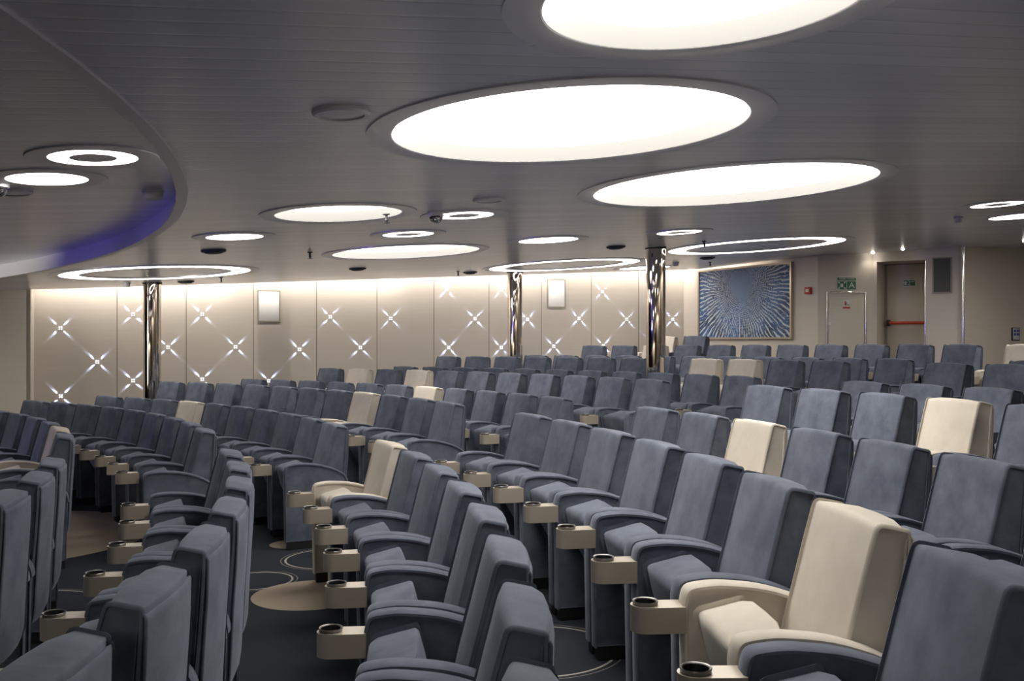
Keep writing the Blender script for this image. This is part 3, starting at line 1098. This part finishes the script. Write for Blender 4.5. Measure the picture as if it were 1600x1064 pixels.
def text_mesh(body, size, mat, parent, loc, align='CENTER', sx=1.0):
    cu = bpy.data.curves.new('text', 'FONT')
    cu.body = body; cu.size = size; cu.align_x = align; cu.align_y = 'CENTER'; cu.extrude = 0.0008
    to = bpy.data.objects.new('text', cu)
    COL.objects.link(to)
    bpy.context.view_layer.update()
    me = bpy.data.meshes.new_from_object(to.evaluated_get(bpy.context.evaluated_depsgraph_get()))
    bpy.data.objects.remove(to)
    bpy.data.curves.remove(cu)
    me.transform(Matrix.Diagonal((sx, 1, 1, 1)))
    me.transform(Matrix.Rotation(math.pi / 2, 4, 'X'))
    me.materials.clear(); me.materials.append(mat)
    o = bpy.data.objects.new('lettering', me)
    link(o, parent)
    o.location = loc
    return o


# assembly station sign
root, w, h = wall_thing('assembly_station_sign', PW1, W3, 1307, 432.5, 1338, 453.5)
tag(root, 'green assembly station sign with a white letter A above the cabinet door', 'sign')
bm = bmesh.new(); add_box(bm, 0, w, -0.008, 0, 0, h)
mesh_obj('board', bm, M['signwhite'], root, smooth=False)
bm = bmesh.new()
e = 0.012
add_box(bm, e, w - e, -0.011, -0.006, h * .72, h - e)
add_box(bm, e, w * .5 - e / 2, -0.011, -0.006, e, h * .72 - e)
add_box(bm, w * .5 + e / 2, w - e, -0.011, -0.006, e, h * .72 - e)
mesh_obj('green_fields', bm, M['green'], root, smooth=False)
text_mesh('ASSEMBLY STATION', 0.048, M['signwhite'], root, (w / 2, -0.0115, h * .845), sx=0.62 * w / 0.34)
text_mesh('A', h * .62, M['signwhite'], root, (w * .75, -0.0115, h * .36), sx=1.15)
bm = bmesh.new()
cx_, cz_ = w * .25, h * .36
for k in range(4):
    a = math.pi / 4 + k * math.pi / 2
    p0 = Vector((cx_ + math.cos(a) * h * .40, cz_ + math.sin(a) * h * .36)); p1 = Vector((cx_ + math.cos(a) * h * .24, cz_ + math.sin(a) * h * .22))
    t = Vector((-math.sin(a), math.cos(a))) * h * .045
    q = [p0 + t, p0 - t, p1 - t, p1 + t]
    bm.faces.new([bm.verts.new((v.x, -0.0116, v.y)) for v in q])
for dx, sc in ((-.07, .85), (0, 1.0), (.07, .85)):
    xx = cx_ + dx * h
    for (r, zz) in ((.045, .10),):
        bm.faces.new([bm.verts.new((xx + h * r * math.cos(t * math.pi / 6), -0.0117, cz_ + h * zz * sc + h * r * math.sin(t * math.pi / 6))) for t in range(12)])
    bm.faces.new([bm.verts.new((xx + u * h, -0.0118, cz_ + v * h)) for u, v in ((-.05, -.15 * sc), (.05, -.15 * sc), (.055, .05 * sc), (-.055, .05 * sc))])
mesh_obj('pictogram', bm, M['signwhite'], root, smooth=False)

# fire extinguisher sign on the cabinet door
root, w, h = wall_thing('fire_equipment_sign', PW1, W3, 1317, 468.5, 1328, 482, 0.014)
tag(root, 'small white and red fire extinguisher sign on the cabinet door', 'sign')
bm = bmesh.new(); add_box(bm, 0, w, -0.004, 0, 0, h)
mesh_obj('board', bm, M['signwhite'], root, smooth=False)
bm = bmesh.new()
add_box(bm, 0, w, -0.006, -0.003, 0, h * .2)
add_box(bm, w * .25, w * .45, -0.006, -0.003, h * .35, h * .8, 0.004)
add_box(bm, w * .30, w * .40, -0.006, -0.003, h * .8, h * .88)
mesh_obj('red_marks', bm, M['fire_red'], root, smooth=False)
bm = bmesh.new()
add_box(bm, w * .5, w * .9, -0.006, -0.003, h * .38, h * .45)
add_box(bm, w * .45, w * .6, -0.006, -0.003, h * .6, h * .66)
mesh_obj('black_marks', bm, M['black'], root, smooth=False)

# exit sign on the door leaf
root, w, h = wall_thing('exit_direction_sign', W3, W4, 1411, 437, 1431, 447.5, -DOOR_DEP)
tag(root, 'green sign with a white arrow and number 2 on the exit door', 'sign')
bm = bmesh.new(); add_box(bm, 0, w, -0.006, 0, 0, h)
mesh_obj('board', bm, M['signwhite'], root, smooth=False)
bm = bmesh.new(); e = 0.01
add_box(bm, e, w - e, -0.008, -0.004, e, h - e)
mesh_obj('green_field', bm, M['green'], root, smooth=False)
bm = bmesh.new()
ax = w * .2
bm.faces.new([bm.verts.new((x, -0.0085, z)) for x, z in ((ax - .022, h * .2), (ax + .022, h * .2), (ax + .022, h * .55), (ax + .05, h * .5), (ax, h * .86), (ax - .05, h * .5), (ax - .022, h * .55))])
add_box(bm, w * .62, w - e * 2, -0.0085, -0.0075, h * .66, h * .76)
mesh_obj('arrow', bm, M['signwhite'], root, smooth=False)
text_mesh('2', h * .95, M['signwhite'], root, (w * .49, -0.0085, h * .47))

# grey panel, switch plate
root, w, h = wall_thing('grey_wall_panel', W3, W4, 1457, 402, 1487.5, 458)
tag(root, 'dark grey rectangular wall panel between the exit door and the chrome pole', 'wall panel')
bm = bmesh.new(); add_box(bm, 0.02, w - 0.02, -0.015, 0, 0.02, h - 0.02)
mesh_obj('panel', bm, M['ventpanel'], root, smooth=False)
bm = bmesh.new()
for bx in ((0, 0.02, 0, h), (w - 0.02, w, 0, h), (0.02, w - 0.02, 0, 0.02), (0.02, w - 0.02, h - 0.02, h)):
    add_box(bm, bx[0], bx[1], -0.02, 0, bx[2], bx[3])
mesh_obj('frame', bm, M['greige'], root, smooth=False)

root, w, h = wall_thing('switch_plate', W5a, W5b, 1580, 512, 1592, 532)
tag(root, 'black framed switch plate with four blue buttons at the far right', 'switch')
bm = bmesh.new(); add_box(bm, 0, w, -0.02, 0, 0, h, 0.003)
mesh_obj('frame', bm, M['black'], root)
bm = bmesh.new(); add_box(bm, w * .08, w * .92, -0.024, -0.016, h * .05, h * .95, 0.002)
mesh_obj('face', bm, M['swface'], root)
for i in range(2):
    for j in range(2):
        bm = bmesh.new(); add_box(bm, w * (.17 + .38 * i), w * (.45 + .38 * i), -0.028, -0.022, h * (.38 + .28 * j), h * (.58 + .28 * j), 0.001)
        mesh_obj('button', bm, M['swblue'], root)

# ------------------------------------------------------------------ seats
W2 = 0.243            # half width of a backrest


def arm_outline():
    return fillet([(-0.43, 0.055, 0), (-0.44, 0.62, 0), (-0.428, 0.680, 0.05), (-0.33, 0.695, 0.1), (-0.16, 0.680, 0.1), (-0.02, 0.635, 0.1),
                   (0.06, 0.585, 0.06), (0.085, 0.53, 0.04), (0.07, 0.055, 0)], 4)


def make_seat(kind):
    fab = M[kind]
    root = empty('theatre_seat', (0, 0, -50))
    # backrest cushion
    prof = fillet([(0.0, 0.985, 0.03), (-0.035, 0.86, 0.1), (-0.075, 0.70, 0.1), (-0.115, 0.55, 0.1), (-0.13, 0.43, 0.05), (-0.06, 0.36, 0.03),
                   (0.060, 0.38, 0.02), (0.082, 0.60, 0.1), (0.100, 0.85, 0.05), (0.104, 0.962, 0.016)], 4)

    def bulge(x, t, z):
        if x < 0.05: x -= 0.005 * (1 - t * t)
        else: x += 0.018 * (1 - t * t)
        return x, z + 0.006 * (1 - t * t) * (1 if z > 0.9 else 0)
    bm = bmesh.new()
    loft(bm, prof, W2, 0.011, mids=3, bulge=bulge)
    br = mesh_obj('backrest', bm, fab, root)
    prof2 = fillet([(0.085, 0.935, 0.01), (0.106, 0.945, 0.006), (0.113, 0.930, 0.01), (0.110, 0.80, 0.1), (0.095, 0.58, 0.1), (0.080, 0.28, 0.02),
                    (0.055, 0.22, 0.02), (0.040, 0.28, 0.01), (0.060, 0.60, 0.1)], 3)
    bm = bmesh.new(); loft(bm, prof2, W2 - 0.003, 0.006, mids=3, bulge=lambda x, t, z: (x + 0.018 * (1 - t * t), z))
    mesh_obj('back_panel', bm, fab, br)
    # tip-up cushion
    prof3 = fillet([(-0.245, 0.665, 0.016), (-0.425, 0.622, 0.045), (-0.385, 0.46, 0.05), (-0.255, 0.245, 0.05), (-0.145, 0.30, 0.05), (-0.200, 0.50, 0.1)], 5)

    def bulge2(x, t, z):
        return x, z + 0.012 * (1 - t * t) * (1 if z > 0.55 else 0)
    bm = bmesh.new(); loft(bm, prof3, W2 - 0.006, 0.022, mids=3, bulge=bulge2)
    mesh_obj('tip_up_seat', bm, fab, root)
    # two arm panels with padded top bands
    ol = arm_outline()
    for sgn in (1, -1):
        yc = sgn * 0.2875
        bm = bmesh.new(); loft(bm, inset(ol, 0.010), 0.034, 0.006, y0=yc)
        ap = mesh_obj('arm_panel', bm, fab, root)
        # band: outline strip over front and top
        bm = bmesh.new()
        ring = ol[1:-2]
        hw = 0.0395
        inn = inset(ol, 0.014)[1:-2]
        st = [(-hw + 0.008, 0.0), (-hw, 0.5), (hw, 0.5), (hw - 0.008, 0.0)]
        rows = []
        for (o_, i_) in zip([ol[0]] + ring + [ol[-2]], [inset(ol, 0.014)[0]] + inn + [inset(ol, 0.014)[-2]]):
            row = []
            for y, t in ((-hw, 1.0), (-hw, 0.35), (-hw + 0.009, 0.0), (hw - 0.009, 0.0), (hw, 0.35), (hw, 1.0)):
                row.append(bm.verts.new((o_[0] * (1 - t) + i_[0] * t, yc + y, o_[1] * (1 - t) + i_[1] * t)))
            rows.append(row)
        for a, b in zip(rows, rows[1:]):
            for i in range(6):
                bm.faces.new((a[i], a[(i + 1) % 6], b[(i + 1) % 6], b[i]))
        bm.faces.new(rows[0]); bm.faces.new(rows[-1][::-1])
        mesh_obj('arm_pad', bm, fab, ap)
        bm = bmesh.new(); add_box(bm, -0.415, 0.055, yc - 0.031, yc + 0.031, 0.0, 0.062)
        mesh_obj('plinth', bm, M['plinth'], root, smooth=False)
    # cup holder on the arm front
    yc = 0.2875
    zc0, zc1 = 0.533, 0.620
    xc = -0.560; rr = 0.050
    bm = bmesh.new()
    outl = [(-0.432, yc + rr), ] + [(xc + rr * math.cos(t), yc + rr * math.sin(t)) for t in [math.pi / 2 + math.pi * k / 16 for k in range(17)]] + [(-0.432, yc - rr)]
    hole = circle(xc, yc, 0.040, 24)
    nb = len(outl)
    top_o = [bm.verts.new((x, y, zc1)) for x, y in outl]
    bot_o = [bm.verts.new((x, y, zc0)) for x, y in outl]
    for i in range(nb):
        j = (i + 1) % nb
        bm.faces.new((bot_o[i], bot_o[j], top_o[j], top_o[i]))
    bm.faces.new(bot_o[::-1])
    te = [bm.edges.get((top_o[i], top_o[(i + 1) % nb])) for i in range(nb)]
    top_h = [bm.verts.new((x, y, zc1)) for x, y in hole]
    he = [bm.edges.new((top_h[i], top_h[(i + 1) % 24])) for i in range(24)]
    bmesh.ops.triangle_fill(bm, edges=te + he, use_beauty=True)
    ch = mesh_obj('cup_holder', bm, M['cup'], root)
    bm = bmesh.new()
    add_lathe(bm, [(0.040, zc1 - 0.01), (0.0425, zc1 + 0.008), (0.044, zc1 + 0.011), (0.0425, zc1 + 0.014), (0.038, zc1 + 0.012)], 24, xc, yc)
    mesh_obj('metal_rim', bm, M['rim'], ch)
    bm = bmesh.new()
    add_lathe(bm, [(0.0395, zc1 + 0.012), (0.036, zc1 + 0.010), (0.034, zc0 + 0.02), (0.001, zc0 + 0.018)], 24, xc, yc)
    mesh_obj('cup_liner', bm, M['liner'], ch)
    return root


PROTO = {'blue': make_seat('blue'), 'cream': make_seat('cream')}
USED = {'blue': False, 'cream': False}
ORDN = ['first', 'second', 'third', 'fourth', 'fifth', 'sixth', 'seventh', 'eighth', 'ninth', 'tenth', 'eleventh', 'twelfth']

# block, row index from the stage, radius, angle of the far corner of its first seat, count, level, cream seats
ROWS = [
    ('F', 0, 10.51, 0.864, 7, 'A', (5,)),
    ('F', 1, 11.55, 0.939, 9, 'A', ()),
    ('F', 2, 12.61, 0.948, 10, 'A', (3,)),
    ('F', 3, 13.61, 0.951, 11, 'B', (7,)),
    ('F', 4, 14.76, 0.923, 11, 'B', (6,)),
    ('F', 5, 15.85, 0.890, 11, 'C', (1, 3)),
    ('F', 6, 17.05, 0.864, 11, 'C', ()),
    ('F', 7, 18.16, 0.870, 12, 'D', (8, 9)),
    ('F', 8, 19.42, 0.821, 11, 'D', ()),
    ('F', 9, 20.50, 0.799, 11, 'E', (2,)),
    ('N', 0, 10.51, 0.391, 6, 'A', ()),
    ('N', 1, 11.55, 0.390, 8, 'A', ()),
    ('N', 2, 12.62, 0.392, 9, 'A', (0,)),
    ('N', 3, 13.69, 0.393, 9, 'B', (6,)),
    ('N', 4, 14.81, 0.401, 8, 'B', (2,)),
    ('N', 5, 15.95, 0.406, 6, 'C', (3,)),
    ('N', 6, 17.14, 0.415, 4, 'C', ()),
    ('N', 7, 18.24, 0.419, 3, 'D', ()),
    ('N', 8, 19.42, 0.420, 2, 'D', ()),
    ('N', 9, 20.40, 0.460, 2, 'E', (0,)),
]


def put_seat(kind, x, y, z, rot, label, group):
    if not USED[kind]:
        root = PROTO[kind]; USED[kind] = True
    else:
        root = copy_tree(PROTO[kind])
    root.location = (x, y, z)
    root.rotation_euler = (0, 0, rot)
    tag(root, label, 'seat', group)
    return root


for blk, ri, R, t0, n, lv, creams in ROWS:
    c = FC if blk == 'F' else NC
    p = PITCH * (1.0 if blk == 'F' else 1.007)
    for k in range(n):
        if (blk, ri, k) == ('F', 7, 7):
            continue            # the column stands in this place
        a = t0 - (k * p + W2) / R
        x, y = c[0] + R * math.cos(a), c[1] + R * math.sin(a)
        kind = 'cream' if k in creams else 'blue'
        col = 'cream' if kind == 'cream' else 'slate blue'
        if blk == 'F':
            i = n - 1 - k
            if ri == 7 and k < 7: i -= 1
            pos = 'aisle-end' if i == 0 else ORDN[i]
            lab = '%s velvet seat, %s%s, %s row from the front, far block' % (col, pos, '' if i == 0 else ' from the aisle', ORDN[ri])
        else:
            pos = 'aisle-end' if k == 0 else ORDN[k]
            lab = '%s velvet seat, %s%s, %s row from the front, near block' % (col, pos, '' if k == 0 else ' from the aisle', ORDN[ri])
        put_seat(kind, x, y, LEVEL[lv] + tilt(x), a, lab, 'tip-up theatre seats in the %s block' % ('far' if blk == 'F' else 'near'))

# two seats in the far corner behind the last row
R = 21.70
u = (1069 - CXPX) / FPX
a1 = min((abs((FC[0] + R * math.cos(a)) - u * (FC[1] + R * math.sin(a))), a) for a in [0.3 + i * 0.0005 for i in range(1600)])[1] - W2 / R
for i, kind, lab in ((1, 'cream', 'cream velvet seat alone by the wall corner behind the last far row'),
                     (0, 'blue', 'slate blue velvet seat by the wall corner, left below the painting')):
    a = a1 + i * PITCH / R
    x, y = FC[0] + R * math.cos(a), FC[1] + R * math.sin(a)
    put_seat(kind, x, y, LEVEL['F'] + tilt(x), a, lab, 'tip-up theatre seats in the far block')

# ------------------------------------------------------------------ stage lighting (violet wash from the stage side) and added white fill
def spot_lamp(name, loc, target, watts, deg, col, size=0.1):
    l = bpy.data.lights.new(name, 'SPOT')
    l.energy = watts; l.color = col; l.spot_size = math.radians(deg); l.spot_blend = 1.0; l.shadow_soft_size = size
    o = bpy.data.objects.new(name, l)
    link(o)
    o.location = loc
    o.rotation_mode = 'QUATERNION'
    o.rotation_quaternion = (Vector(loc) - Vector(target)).to_track_quat('Z', 'Y')
    return o


for tx, ty, w in ((-3.0, 8.2, 420), (-4.6, 10.1, 520)):
    spot_lamp('stage_wash_lamp', (-9.0, 4.5, EYE + 0.42), (tx, ty, EYE + 1.12), w, 26, (0.22, 0.18, 1.0))
spot_lamp('stage_wash_lamp', (-11.0, 5.5, EYE + 0.30), (-5.4, 8.2, EYE - 0.95), 190, 22, (0.25, 0.20, 1.0))
spot_lamp('added_white_lamp', (-12.0, 4.5, EYE + 0.1), (-6.6, 11.9, EYE + 1.0), 2200, 26, (1.0, 0.95, 0.9))  # added out of view to whiten the left end of the coffer
spot_lamp('added_white_lamp', (-13.0, 4.5, EYE + 0.1), (-9.0, 14.2, EYE - 0.2), 1000, 46, (1.0, 0.93, 0.85), 1.3)  # added soft fill, out of view, for the dark left wall
